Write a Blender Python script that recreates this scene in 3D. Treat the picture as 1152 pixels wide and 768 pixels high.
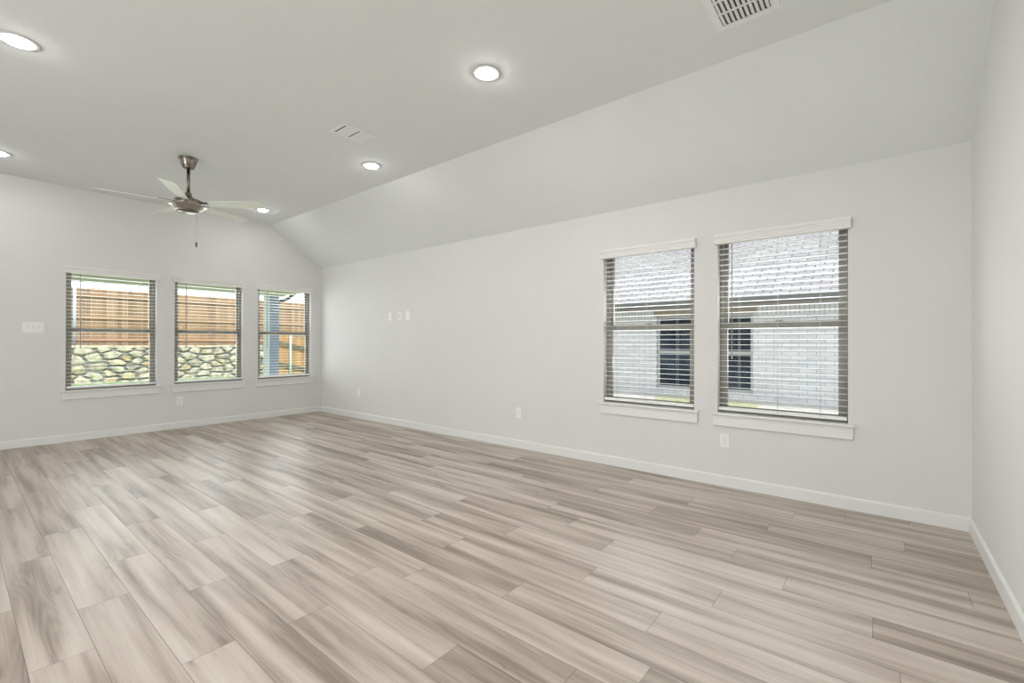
import bpy, bmesh, math, random
from mathutils import Vector, Matrix
from math import sin, cos, pi, radians

for o in list(bpy.data.objects): bpy.data.objects.remove(o)
SC = bpy.context.scene
COL = SC.collection
random.seed(7)

# ------------------------------------------------------------------ key sizes (metres)
XR = 4.483      # long wall on the right (inner face)
YF = 8.314      # far wall (inner face)
YN = -0.518     # near wall on the right edge of the picture
XL = -3.90      # left wall, outside the picture
ZP = 2.731      # height of the long wall
ZC = 3.366      # flat ceiling
XS = XR - 0.951 # where the sloped ceiling meets the flat one
WT = 0.17       # wall thickness

# ------------------------------------------------------------------ camera, world, sun, lights, exposure
cam_d = bpy.data.cameras.new('camera'); cam = bpy.data.objects.new('camera', cam_d); COL.objects.link(cam)
cam_d.sensor_fit = 'HORIZONTAL'; cam_d.sensor_width = 36.0
cam_d.lens = 510.25/1152*36.0; cam_d.clip_start = 0.02; cam_d.clip_end = 300
_yaw, _pit, _rol = 0.893563965, 0.0029075, 0.0018849
_f = Vector((sin(_yaw)*cos(_pit), cos(_yaw)*cos(_pit), sin(_pit)))
_r = Vector((cos(_yaw), -sin(_yaw), 0)); _u = _r.cross(_f)
_r2 = _r*cos(_rol)+_u*sin(_rol); _u2 = -_r*sin(_rol)+_u*cos(_rol)
cam.matrix_world = Matrix(((_r2.x,_u2.x,-_f.x,0),(_r2.y,_u2.y,-_f.y,0),(_r2.z,_u2.z,-_f.z,1.315),(0,0,0,1)))
SC.camera = cam

w = bpy.data.worlds.new('sky'); SC.world = w; w.use_nodes = True
wn = w.node_tree; bgn = wn.nodes['Background']
bgn.inputs['Color'].default_value = (0.90, 0.95, 1.0, 1)
bgn.inputs['Strength'].default_value = 1.9

sun_d = bpy.data.lights.new('sun', 'SUN'); sun_d.energy = 3.6; sun_d.angle = radians(1.0); sun_d.color = (1.0, 0.95, 0.87)
sun = bpy.data.objects.new('sun', sun_d); COL.objects.link(sun)
sun.rotation_euler = Vector((-0.05, -0.50, 0.86)).to_track_quat('Z', 'Y').to_euler()

def area(name, loc, direction, sx, sy, power, col=(1,1,1)):
    d = bpy.data.lights.new(name, 'AREA'); d.shape = 'RECTANGLE'; d.size = sx; d.size_y = sy; d.energy = power; d.color = col
    o = bpy.data.objects.new(name, d); COL.objects.link(o); o.location = loc
    o.rotation_euler = Vector([-c for c in direction]).to_track_quat('Z', 'Y').to_euler()
    return o
# fill light placed outside the added patio door of the left wall
area('added_door_fill', (XL-WT-0.10, 3.2, 1.12), (1, 0, 0.0), 2.1, 5.4, 243, (0.95, 0.975, 1.0))
# daylight standing outside each window and shining in through glass and slats
for _i, _x in enumerate((1.454, 2.634, 3.820)): area('window_daylight', (_x, YF+WT+0.03, 1.48), (0, -1, 0), 0.90, 1.52, 18, (0.93, 0.965, 1.0))
for _i, _y in enumerate((1.844, 0.665)): area('window_daylight', (XR+WT+0.03, _y, 1.48), (-1, 0, 0), 1.52, 0.90, 17, (0.93, 0.965, 1.0))
LAMP_W = 12.5          # power of each recessed lamp

SC.view_settings.view_transform = 'Standard'; SC.view_settings.look = 'None'
SC.view_settings.exposure = 0.0; SC.view_settings.gamma = 1.0; SC.view_settings.use_curve_mapping = False
SC.render.engine = 'CYCLES'
SC.cycles.max_bounces = 14; SC.cycles.diffuse_bounces = 7; SC.cycles.glossy_bounces = 4; SC.cycles.transparent_max_bounces = 16
SC.cycles.sample_clamp_indirect = 6.0; SC.cycles.use_denoising = True

# ------------------------------------------------------------------ material helpers
def mat(name):
    m = bpy.data.materials.new(name); m.use_nodes = True
    nt = m.node_tree; b = nt.nodes['Principled BSDF']
    return m, nt, b
def lk(nt, a, b): nt.links.new(a, b)
def node(nt, t, **kw):
    n = nt.nodes.new(t)
    for k, v in kw.items(): setattr(n, k, v)
    return n
def math_n(nt, op, a, b=None):
    n = node(nt, 'ShaderNodeMath', operation=op)
    for i, v in enumerate((a, b)):
        if v is None: continue
        if isinstance(v, (int, float)): n.inputs[i].default_value = v
        else: lk(nt, v, n.inputs[i])
    return n.outputs[0]
def ramp(nt, fac, stops):
    n = node(nt, 'ShaderNodeValToRGB'); lk(nt, fac, n.inputs[0]); e = n.color_ramp.elements
    while len(e) < len(stops): e.new(0.5)
    for i, (p, c) in enumerate(stops): e[i].position = p; e[i].color = (*c, 1)
    return n.outputs[0]
def mixc(nt, fac, a, b, bt='MIX'):
    n = node(nt, 'ShaderNodeMix', data_type='RGBA', blend_type=bt)
    for k, v in ((0, fac), (6, a), (7, b)):
        if isinstance(v, (int, float)): n.inputs[k].default_value = v
        elif isinstance(v, tuple): n.inputs[k].default_value = (*v, 1)
        else: lk(nt, v, n.inputs[k])
    return n.outputs[2]
def noise(nt, vec, scale, detail=3, rough=0.5, dist=0.0):
    n = node(nt, 'ShaderNodeTexNoise'); n.inputs['Scale'].default_value = scale; n.inputs['Detail'].default_value = detail
    n.inputs['Roughness'].default_value = rough; n.inputs['Distortion'].default_value = dist
    if vec is not None: lk(nt, vec, n.inputs['Vector'])
    return n.outputs[0]
def objco(nt): return node(nt, 'ShaderNodeTexCoord').outputs['Object']
def bump(nt, b, h, strength, dist):
    n = node(nt, 'ShaderNodeBump'); n.inputs['Strength'].default_value = strength; n.inputs['Distance'].default_value = dist
    lk(nt, h, n.inputs['Height']); lk(nt, n.outputs[0], b.inputs['Normal'])

def plain(name, col, rough=0.5, metal=0.0, var=0.0, vscale=8.0, bumps=0.0, bscale=60.0, spec=0.5):
    m, nt, b = mat(name); b.inputs['Roughness'].default_value = rough; b.inputs['Metallic'].default_value = metal
    b.inputs['Specular IOR Level'].default_value = spec
    oc = objco(nt)
    n = noise(nt, oc, vscale, 4)
    lo = tuple(max(0, c*(1-var)) for c in col); hi = tuple(min(1, c*(1+var)) for c in col)
    lk(nt, ramp(nt, n, [(0.3, lo), (0.7, hi)]), b.inputs['Base Color'])
    if bumps: bump(nt, b, noise(nt, oc, bscale, 3), bumps, 0.004)
    return m

M = {}
M['wall']    = plain('wall_paint', (0.705, 0.70, 0.688), 0.75, var=0.01, vscale=3, bumps=0.22, bscale=95, spec=0.25)
M['ceiling'] = plain('ceiling_paint', (0.755, 0.778, 0.765), 0.85, var=0.01, vscale=3, bumps=0.25, bscale=80, spec=0.2)
M['trim']    = plain('white_trim_paint', (0.765, 0.765, 0.75), 0.38, var=0.01)
M['blind']   = plain('white_blind_slat', (0.84, 0.84, 0.82), 0.4, var=0.01)
M['valance'] = plain('white_valance', (0.80, 0.785, 0.765), 0.45, var=0.01)
M['plate']   = plain('white_plastic_plate', (0.83, 0.82, 0.80), 0.35, var=0.01)
M['slot']    = plain('dark_socket_slot', (0.12, 0.11, 0.10), 0.6)
M['bronze']  = plain('bronze_window_frame', (0.235, 0.225, 0.19), 0.45, var=0.08)
M['cord']    = plain('blind_cord', (0.50, 0.50, 0.48), 0.7)
M['wand']    = plain('grey_tilt_wand', (0.30, 0.30, 0.29), 0.35)
M['nickel']  = plain('brushed_nickel', (0.25, 0.222, 0.195), 0.26, metal=1.0, var=0.08, vscale=30)
M['nickel_light'] = plain('polished_nickel_rim', (0.47, 0.45, 0.41), 0.26, metal=1.0, var=0.03)
M['blade']   = plain('pale_silver_blade', (0.74, 0.77, 0.68), 0.42, var=0.03, vscale=6)
M['fob']     = plain('brown_wooden_fob', (0.16, 0.075, 0.04), 0.5, var=0.2)
M['lamp_trim'] = plain('lamp_trim_ring', (0.60, 0.59, 0.575), 0.45)
M['vent']    = plain('white_vent_metal', (0.82, 0.82, 0.82), 0.4)
M['vent_dark'] = plain('dark_duct', (0.10, 0.10, 0.10), 0.8)
M['rubber']  = plain('dark_gasket', (0.03, 0.03, 0.03), 0.7)

def glass_mat():
    m = bpy.data.materials.new('window_glass'); m.use_nodes = True; nt = m.node_tree
    for n in list(nt.nodes): nt.nodes.remove(n)
    out = node(nt, 'ShaderNodeOutputMaterial'); tr = node(nt, 'ShaderNodeBsdfTransparent'); gl = node(nt, 'ShaderNodeBsdfGlossy')
    tr.inputs[0].default_value = (0.985, 0.99, 0.987, 1); gl.inputs['Roughness'].default_value = 0.2
    fr = node(nt, 'ShaderNodeFresnel'); fr.inputs[0].default_value = 1.09
    mx = node(nt, 'ShaderNodeMixShader'); lk(nt, fr.outputs[0], mx.inputs[0]); lk(nt, tr.outputs[0], mx.inputs[1]); lk(nt, gl.outputs[0], mx.inputs[2])
    lk(nt, mx.outputs[0], out.inputs[0]); return m
M['glass'] = glass_mat()

def dark_glass():
    m, nt, b = mat('dark_house_glass'); b.inputs['Base Color'].default_value = (0.025, 0.032, 0.045, 1); b.inputs['Roughness'].default_value = 0.5; b.inputs['Specular IOR Level'].default_value = 0.12
    oc = objco(nt); n = noise(nt, oc, 1.5, 2); lk(nt, ramp(nt, n, [(0.35, (0.015, 0.02, 0.03)), (0.7, (0.045, 0.06, 0.085))]), b.inputs['Base Color'])
    return m
M['dark_glass'] = dark_glass()

def emit_mat():
    m, nt, b = mat('lit_lamp_lens'); b.inputs['Base Color'].default_value = (0.9, 0.9, 0.88, 1)
    b.inputs['Emission Color'].default_value = (1.0, 0.985, 0.96, 1); b.inputs['Emission Strength'].default_value = 118.0
    return m
M['lens'] = emit_mat()

def floor_mat():
    m, nt, b = mat('oak_vinyl_planks')
    at = node(nt, 'ShaderNodeAttribute', attribute_name='plank'); sep = node(nt, 'ShaderNodeSeparateColor'); lk(nt, at.outputs['Color'], sep.inputs[0])
    tone, r1, r2 = sep.outputs[0], sep.outputs[1], sep.outputs[2]
    oc = objco(nt); sx = node(nt, 'ShaderNodeSeparateXYZ'); lk(nt, oc, sx.inputs[0])
    x = math_n(nt, 'ADD', sx.outputs[0], math_n(nt, 'MULTIPLY', r1, 37.0)); y = math_n(nt, 'ADD', sx.outputs[1], math_n(nt, 'MULTIPLY', r2, 91.0))
    def vec(kx, ky):
        c = node(nt, 'ShaderNodeCombineXYZ'); lk(nt, math_n(nt, 'MULTIPLY', x, kx), c.inputs[0]); lk(nt, math_n(nt, 'MULTIPLY', y, ky), c.inputs[1]); return c.outputs[0]
    band = noise(nt, vec(11.0, 0.62), 1.0, 2, 0.5, 0.2)          # broad light and dark bands along the plank
    cath = noise(nt, vec(7.5, 0.62), 1.0, 1, 0.4, 0.0)
    rings = math_n(nt, 'SINE', math_n(nt, 'MULTIPLY', cath, 120.0))  # cathedral growth rings
    fine = noise(nt, vec(150.0, 4.0), 1.0, 3, 0.65)
    knots = noise(nt, vec(14.0, 4.0), 1.0, 2, 0.5, 1.2)
    f = math_n(nt, 'MULTIPLY', math_n(nt, 'SUBTRACT', band, 0.5), 2.0)
    f = math_n(nt, 'ADD', f, math_n(nt, 'MULTIPLY', math_n(nt, 'SUBTRACT', tone, 0.5), 0.5))
    ringmask = math_n(nt, 'MULTIPLY', math_n(nt, 'MAXIMUM', math_n(nt, 'SUBTRACT', band, 0.50), 0.0), 0.55)
    f = math_n(nt, 'ADD', f, math_n(nt, 'MULTIPLY', rings, ringmask))
    f = math_n(nt, 'ADD', f, math_n(nt, 'MULTIPLY', math_n(nt, 'SUBTRACT', fine, 0.5), 0.42))
    mid = noise(nt, vec(46.0, 1.3), 1.0, 3, 0.6)
    f = math_n(nt, 'ADD', f, math_n(nt, 'MULTIPLY', math_n(nt, 'SUBTRACT', mid, 0.5), 0.42))
    kn = math_n(nt, 'MULTIPLY', math_n(nt, 'MAXIMUM', math_n(nt, 'SUBTRACT', knots, 0.68), 0.0), 1.6)
    f = math_n(nt, 'ADD', math_n(nt, 'ADD', f, kn), 0.5)
    c = ramp(nt, f, [(0.05, (0.570, 0.505, 0.445)), (0.38, (0.475, 0.408, 0.348)), (0.66, (0.345, 0.285, 0.234)), (0.95, (0.225, 0.180, 0.143))])
    lk(nt, c, b.inputs['Base Color'])
    b.inputs['Roughness'].default_value = 0.40; b.inputs['Specular IOR Level'].default_value = 0.7
    bump(nt, b, fine, 0.08, 0.001)
    return m
M['floor'] = floor_mat()
M['seam'] = plain('dark_plank_seam', (0.16, 0.125, 0.10), 0.8)

def wood_mat(name, light, dark, xk=(1, 1, 1)):
    m, nt, b = mat(name); b.inputs['Roughness'].default_value = 0.85
    at = node(nt, 'ShaderNodeAttribute', attribute_name='tone')
    oc = objco(nt); mp = node(nt, 'ShaderNodeMapping'); lk(nt, oc, mp.inputs[0]); mp.inputs['Scale'].default_value = xk
    n = noise(nt, mp.outputs[0], 2.0, 4, 0.6)
    f = math_n(nt, 'ADD', math_n(nt, 'MULTIPLY', n, 0.6), math_n(nt, 'MULTIPLY', at.outputs['Fac'], 0.5))
    lk(nt, ramp(nt, f, [(0.2, dark), (0.8, light)]), b.inputs['Base Color']); return m
M['cedar'] = wood_mat('cedar_fence_pickets', (0.40, 0.265, 0.155), (0.20, 0.125, 0.070), (3, 3, 0.4))
M['cedar_rail'] = wood_mat('cedar_fence_rail', (0.46, 0.31, 0.185), (0.34, 0.21, 0.12), (0.5, 3, 3))
M['cedar_sunlit'] = wood_mat('sunlit_orange_pickets', (0.56, 0.335, 0.15), (0.37, 0.20, 0.085), (3, 3, 0.4))  # same cedar wood, with the sunlight put into an oranger colour
M['rail_shadow'] = wood_mat('shadow_olive_rail', (0.17, 0.145, 0.085), (0.105, 0.09, 0.055), (0.5, 3, 3))  # rail shadows on the sloping fence, put into the rail colour
M['galv'] = plain('galvanised_post', (0.42, 0.52, 0.62), 0.4, var=0.05)

def stone_mat():
    m, nt, b = mat('cream_limestone'); b.inputs['Roughness'].default_value = 0.9
    at = node(nt, 'ShaderNodeAttribute', attribute_name='tone'); oc = objco(nt)
    base = ramp(nt, at.outputs['Fac'], [(0.0, (0.58, 0.54, 0.47)), (0.35, (0.70, 0.64, 0.53)), (0.58, (0.52, 0.41, 0.24)), (0.75, (0.72, 0.67, 0.58)), (1.0, (0.40, 0.36, 0.32))])
    n = noise(nt, oc, 5.0, 5, 0.65)
    c = mixc(nt, 0.85, base, ramp(nt, n, [(0.32, (0.28, 0.27, 0.25)), (0.55, (0.95, 0.93, 0.88)), (0.75, (1.1, 1.08, 1.0))]), 'MULTIPLY')
    lk(nt, c, b.inputs['Base Color']); bump(nt, b, n, 0.8, 0.05); return m
M['stone'] = stone_mat()
M['mortar'] = plain('grey_mortar', (0.20, 0.21, 0.195), 0.95, var=0.25, vscale=6)

def brick_mat():
    m, nt, b = mat('white_painted_brick'); b.inputs['Roughness'].default_value = 0.85
    oc = objco(nt); sx = node(nt, 'ShaderNodeSeparateXYZ'); lk(nt, oc, sx.inputs[0])
    cb = node(nt, 'ShaderNodeCombineXYZ'); lk(nt, sx.outputs[1], cb.inputs[0]); lk(nt, sx.outputs[2], cb.inputs[1])
    br = node(nt, 'ShaderNodeTexBrick'); lk(nt, cb.outputs[0], br.inputs['Vector'])
    br.inputs['Scale'].default_value = 1.0; br.inputs['Brick Width'].default_value = 0.30; br.inputs['Row Height'].default_value = 0.088
    br.inputs['Mortar Size'].default_value = 0.007; br.inputs['Mortar Smooth'].default_value = 0.2
    br.inputs['Color1'].default_value = (0.66, 0.665, 0.67, 1); br.inputs['Color2'].default_value = (0.56, 0.57, 0.58, 1); br.inputs['Mortar'].default_value = (0.36, 0.365, 0.375, 1)
    lk(nt, mixc(nt, 0.35, br.outputs['Color'], ramp(nt, noise(nt, oc, 4, 4), [(0.3, (0.7, 0.7, 0.7)), (0.7, (1, 1, 1))]), 'MULTIPLY'), b.inputs['Base Color'])
    bump(nt, b, br.outputs['Fac'], -0.4, 0.01); return m
M['brick'] = brick_mat()

def soldier_mat():
    m, nt, b = mat('soldier_course_brick'); b.inputs['Roughness'].default_value = 0.85
    oc = objco(nt); sx = node(nt, 'ShaderNodeSeparateXYZ'); lk(nt, oc, sx.inputs[0])
    cb = node(nt, 'ShaderNodeCombineXYZ'); lk(nt, sx.outputs[2], cb.inputs[0]); lk(nt, sx.outputs[1], cb.inputs[1])
    br = node(nt, 'ShaderNodeTexBrick'); lk(nt, cb.outputs[0], br.inputs['Vector']); br.offset = 0.0
    br.inputs['Scale'].default_value = 1.0; br.inputs['Brick Width'].default_value = 4.0; br.inputs['Row Height'].default_value = 0.085; br.inputs['Mortar Size'].default_value = 0.007
    br.inputs['Color1'].default_value = (0.66, 0.66, 0.665, 1); br.inputs['Color2'].default_value = (0.60, 0.605, 0.61, 1); br.inputs['Mortar'].default_value = (0.33, 0.335, 0.34, 1)
    lk(nt, br.outputs['Color'], b.inputs['Base Color']); return m
M['soldier'] = soldier_mat()

def roof_mat():
    m, nt, b = mat('pale_grey_shingles'); b.inputs['Roughness'].default_value = 0.95
    oc = objco(nt); sx = node(nt, 'ShaderNodeSeparateXYZ'); lk(nt, oc, sx.inputs[0])
    sl = math_n(nt, 'MULTIPLY', sx.outputs[0], 1.2)
    cb = node(nt, 'ShaderNodeCombineXYZ'); lk(nt, sx.outputs[1], cb.inputs[0]); lk(nt, sl, cb.inputs[1])
    br = node(nt, 'ShaderNodeTexBrick'); lk(nt, cb.outputs[0], br.inputs['Vector'])
    br.inputs['Scale'].default_value = 1.0; br.inputs['Brick Width'].default_value = 0.33; br.inputs['Row Height'].default_value = 0.145
    br.inputs['Mortar Size'].default_value = 0.018; br.inputs['Mortar Smooth'].default_value = 0.5
    br.inputs['Color1'].default_value = (0.38, 0.38, 0.39, 1); br.inputs['Color2'].default_value = (0.28, 0.28, 0.29, 1); br.inputs['Mortar'].default_value = (0.15, 0.15, 0.155, 1)
    lk(nt, mixc(nt, 0.5, br.outputs['Color'], ramp(nt, noise(nt, oc, 9, 4), [(0.3, (0.6, 0.6, 0.6)), (0.7, (1, 1, 1))]), 'MULTIPLY'), b.inputs['Base Color']); return m
M['shingle'] = roof_mat()
M['gutter'] = plain('dark_grey_gutter', (0.13, 0.135, 0.13), 0.5, var=0.1)
M['fascia'] = plain('taupe_fascia', (0.20, 0.19, 0.165), 0.6, var=0.05)
M['lintel'] = plain('tan_lintel', (0.34, 0.30, 0.22), 0.7, var=0.05)
M['house_frame'] = plain('pale_house_window_frame', (0.40, 0.40, 0.40), 0.5)
M['lawn'] = plain('green_lawn', (0.21, 0.36, 0.12), 0.95, var=0.3, vscale=14, bumps=0.5, bscale=40)
M['dry_grass'] = plain('yellow_green_grass', (0.36, 0.38, 0.20), 0.95, var=0.3, vscale=14)
M['concrete'] = plain('pale_concrete', (0.52, 0.51, 0.48), 0.9, var=0.06, vscale=4)
M['soil'] = plain('brown_soil', (0.20, 0.14, 0.09), 0.95, var=0.2)
M['column_paint'] = plain('blue_grey_column_paint', (0.25, 0.31, 0.41), 0.6, var=0.03)
M['column_lit'] = plain('lit_column_side_paint', (0.62, 0.70, 0.74), 0.6, var=0.03)  # light on the column's left face, put into a paler colour
M['beam_paint'] = plain('pale_olive_beam_paint', (0.66, 0.68, 0.54), 0.6, var=0.03)
M['downspout'] = plain('dark_green_downspout', (0.045, 0.06, 0.06), 0.45)

# ------------------------------------------------------------------ mesh builder
class MB:
    def __init__(s): s.bm = bmesh.new(); s.tone = s.bm.loops.layers.float_color.new('tone') if False else None; s.tl = s.bm.faces.layers.float.new('tone')
    def face(s, vs, tone=0.5):
        f = s.bm.faces.new([s.bm.verts.new(v) for v in vs]); f[s.tl] = tone; return f
    def box(s, a, b, tone=0.5):
        x0, y0, z0 = [min(p, q) for p, q in zip(a, b)]; x1, y1, z1 = [max(p, q) for p, q in zip(a, b)]
        v = [s.bm.verts.new(p) for p in ((x0,y0,z0),(x1,y0,z0),(x1,y1,z0),(x0,y1,z0),(x0,y0,z1),(x1,y0,z1),(x1,y1,z1),(x0,y1,z1))]
        for q in ((0,3,2,1),(4,5,6,7),(0,1,5,4),(1,2,6,5),(2,3,7,6),(3,0,4,7)):
            f = s.bm.faces.new([v[i] for i in q]); f[s.tl] = tone
    def prism(s, prof, frame, l0, l1, tone=0.5):
        """extrude profile [(d,z)] ; frame(l,d,z)->xyz"""
        A = [s.bm.verts.new(frame(l0, d, z)) for d, z in prof]; B = [s.bm.verts.new(frame(l1, d, z)) for d, z in prof]; n = len(prof)
        for i in range(n):
            f = s.bm.faces.new((A[i], A[(i+1)%n], B[(i+1)%n], B[i])); f[s.tl] = tone
        s.bm.faces.new(A[::-1])[s.tl] = tone; s.bm.faces.new(B)[s.tl] = tone
    def tube(s, pts, r, n=10, tone=0.5):
        pts = [Vector(p) for p in pts]; rings = []
        for i, p in enumerate(pts):
            t = (pts[min(i+1, len(pts)-1)]-pts[max(i-1, 0)]).normalized()
            ref = Vector((0,0,1)) if abs(t.z) < 0.9 else Vector((1,0,0))
            a = t.cross(ref).normalized(); b = t.cross(a)
            rings.append([s.bm.verts.new(p+(a*cos(2*pi*k/n)+b*sin(2*pi*k/n))*r) for k in range(n)])
        for A, B in zip(rings, rings[1:]):
            for k in range(n):
                f = s.bm.faces.new((A[k], A[(k+1)%n], B[(k+1)%n], B[k])); f[s.tl] = tone; f.smooth = True
        s.bm.faces.new(rings[0])[s.tl] = tone; s.bm.faces.new(rings[-1][::-1])[s.tl] = tone
    def lathe(s, prof, c, n=40, smooth=True, tone=0.5):
        c = Vector(c); rings = []
        for r, z in prof:
            if r < 1e-5: rings.append([s.bm.verts.new(c+Vector((0,0,z)))])
            else: rings.append([s.bm.verts.new(c+Vector((r*cos(2*pi*k/n), r*sin(2*pi*k/n), z))) for k in range(n)])
        for A, B in zip(rings, rings[1:]):
            for k in range(n):
                k2 = (k+1) % n
                if len(A) == 1 and len(B) == 1: continue
                q = (A[0], B[k2], B[k]) if len(A) == 1 else ((A[k], A[k2], B[0]) if len(B) == 1 else (A[k], A[k2], B[k2], B[k]))
                f = s.bm.faces.new(q); f.smooth = smooth; f[s.tl] = tone
    def build(s, name, m, parent=None, origin=None, bevel=0.0):
        bmesh.ops.recalc_face_normals(s.bm, faces=s.bm.faces)
        if bevel: 
            bmesh.ops.remove_doubles(s.bm, verts=s.bm.verts, dist=1e-6)
            bmesh.ops.bevel(s.bm, geom=[e for e in s.bm.edges if e.calc_face_angle(0) > 0.6], offset=bevel, segments=2, affect='EDGES', profile=0.6)
        og = Vector(origin) if origin is not None else (parent_world(parent) if parent else Vector((0,0,0)))
        for v in s.bm.verts: v.co -= og
        me = bpy.data.meshes.new(name); s.bm.to_mesh(me); s.bm.free()
        o = bpy.data.objects.new(name, me); COL.objects.link(o); me.materials.append(m)
        if parent: o.parent = parent; o.location = og-parent_world(parent)
        else: o.location = og
        return o
def parent_world(o):
    p = Vector((0,0,0))
    while o: p += o.location; o = o.parent
    return p
def tag(o, label, cat, group=None, kind=None):
    if label: o['label'] = label
    if cat: o['category'] = cat
    if group: o['group'] = group
    if kind: o['kind'] = kind
    return o
def thing(name, loc, label=None, cat=None, group=None, kind=None):
    o = bpy.data.objects.new(name, None); COL.objects.link(o); o.location = loc; o.empty_display_size = 0.1
    return tag(o, label, cat, group, kind)
def struct(o, label, cat): return tag(o, label, cat, None, 'structure')

# ------------------------------------------------------------------ openings
AW = [dict(n=1, a=(0.971, 1.937)), dict(n=2, a=(2.158, 3.111)), dict(n=3, a=(3.351, 4.289))]      # far wall (along X)
BW = [dict(n=4, a=(1.364, 2.323)), dict(n=5, a=(0.178, 1.152))]                                    # long wall (along Y)
Z0, Z1 = 0.655, 2.306

# walls: one mesh each, with the openings left free
def wall_along(frame, l0, l1, z1f, opens, z0=0.0, mb=None):
    """frame(l,d,z); solid pieces between openings, d from 0 to WT"""
    m = mb or MB(); cur = l0
    def piece(a, b, zA, zB):
        if b-a > 1e-6 and zB-zA > 1e-6: m.prism([(0, zA), (WT, zA), (WT, zB), (0, zB)], frame, a, b)
    for (a, b, za, zb) in sorted(opens):
        piece(cur, a, z0, z1f); piece(a, b, z0, za); piece(a, b, zb, z1f); cur = b
    piece(cur, l1, z0, z1f); return m
fr_far  = lambda l, d, z: (l, YF+d, z)
fr_long = lambda l, d, z: (XR+d, l, z)
fr_near = lambda l, d, z: (l, YN-d, z)
fr_left = lambda l, d, z: (XL-d, l, z)
m = wall_along(fr_far, XL, XR, ZP, [(o['a'][0], o['a'][1], Z0, Z1) for o in AW])
m.prism([(XL, ZP), (XR, ZP), (XS, ZC), (XL, ZC)], lambda l, x, z: (x, YF+l, z), 0, WT)          # gable above
struct(m.build('wall_far', M['wall']), 'greige far wall with three windows under the gable', 'wall')
m = wall_along(fr_long, YN-WT, YF+WT, ZP, [(o['a'][0], o['a'][1], Z0, Z1) for o in BW])
struct(m.build('wall_right', M['wall']), 'long greige wall on the right with two windows', 'wall')
m = MB(); m.box((XL-WT, YN-WT, 0), (XR, YN, ZP)); m.prism([(XL-WT, ZP), (XR, ZP), (XS, ZC), (XL-WT, ZC)], lambda l, x, z: (x, YN-l, z), 0, WT)
struct(m.build('wall_near', M['wall']), 'plain greige wall at the right edge of the photo', 'wall')
m = wall_along(fr_left, YN, YF+WT, ZC, [(0.45, 5.95, 0.0, 2.25)])
struct(m.build('wall_left', M['wall']), 'greige left wall with the added patio door', 'wall')
# ceiling: flat slab and slope
m = MB()
m.prism([(XL-WT, ZC), (XS, ZC), (XR, ZP), (XR+WT, ZP), (XR+WT, ZP+0.16), (XS+0.05, ZC+0.16), (XL-WT, ZC+0.16)], lambda l, x, z: (x, l, z), YN-WT, YF+WT)
struct(m.build('ceiling', M['ceiling']), 'pale grey ceiling, flat with a sloped side on the right', 'ceiling')

# ------------------------------------------------------------------ floor: planks laid along the long wall
PW, PL = 0.199, 1.348
OFF = {0:3.308,1:2.622,2:3.057,3:3.557,4:2.832,5:2.145,6:1.421,7:2.292,8:2.064,9:1.510,10:2.168,11:1.276,12:1.990,13:0.015,14:0.394,15:0.694,16:0.972,17:0.025,18:1.953,19:-0.140,20:0.495,21:0.189,22:-0.185}
bm = bmesh.new(); pl = bm.faces.layers.float_vector.new('plank3')
rnd = random.Random(21); planks = []
TONE = {(2,3.06):0.22,(3,3.56):0.15,(4,2.83):0.2,(3,2.2):0.45,(2,1.7):0.62,(1,2.62):0.5,(4,1.48):0.62,(5,0.8):0.7,(5,2.14):0.55,(6,1.42):0.45,(6,2.77):0.25,(7,2.29):0.45,(7,0.94):0.55,(8,2.06):0.5,(8,0.72):0.3,(9,0.16):0.45,(10,0.82):0.6,(11,-0.07):0.15,(11,1.28):0.75,(12,0.64):0.3,(9,1.51):0.72,(2,4.4):0.5,(1,3.97):0.35,(13,0.02):0.2,(14,0.39):0.25}
row = int((XL)/PW)-1
while row*PW < XR:
    off = OFF.get(row, rnd.uniform(0, PL)); k = math.floor((YN-off)/PL)
    x0, x1 = max(XL, row*PW+0.004), min(XR, (row+1)*PW+0.004)
    while off+k*PL < YF and x1 > x0:
        ya, yb = off+k*PL, off+(k+1)*PL; y0, y1 = max(YN, ya), min(YF, yb)
        g = 0.0009
        if y1-y0 > 0.01 and x1-x0 > 0.004:
            f = bm.faces.new([bm.verts.new(p) for p in ((x0+g,y0+g,0),(x1-g,y0+g,0),(x1-g,y1-g,0),(x0+g,y1-g,0))])
            t = rnd.uniform(0.12, 0.88)
            for (rr, yy), tv in TONE.items():
                if rr == row and abs(yy-ya) < 0.12: t = tv
            planks.append((t, rnd.random(), rnd.random()))
        k += 1
    row += 1
npl = len(bm.faces)
v = [bm.verts.new(p) for p in ((XL,YN,-0.0012),(XR,YN,-0.0012),(XR,YF,-0.0012),(XL,YF,-0.0012),(XL,YN,-0.15),(XR,YN,-0.15),(XR,YF,-0.15),(XL,YF,-0.15))]
for q in ((0,1,2,3),(7,6,5,4),(0,4,5,1),(1,5,6,2),(2,6,7,3),(3,7,4,0)): bm.faces.new([v[i] for i in q]).material_index = 1
me = bpy.data.meshes.new('floor'); bm.to_mesh(me); bm.free(); fl = bpy.data.objects.new('floor', me); COL.objects.link(fl)
me.materials.append(M['floor']); me.materials.append(M['seam'])
ca = me.attributes.new('plank', 'FLOAT_COLOR', 'FACE')
for i, p in enumerate(me.polygons):
    ca.data[i].color = (*planks[i], 1) if i < npl else (0.5, 0.5, 0.5, 1)
struct(fl, 'pale oak plank floor running along the long wall', 'floor')

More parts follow.
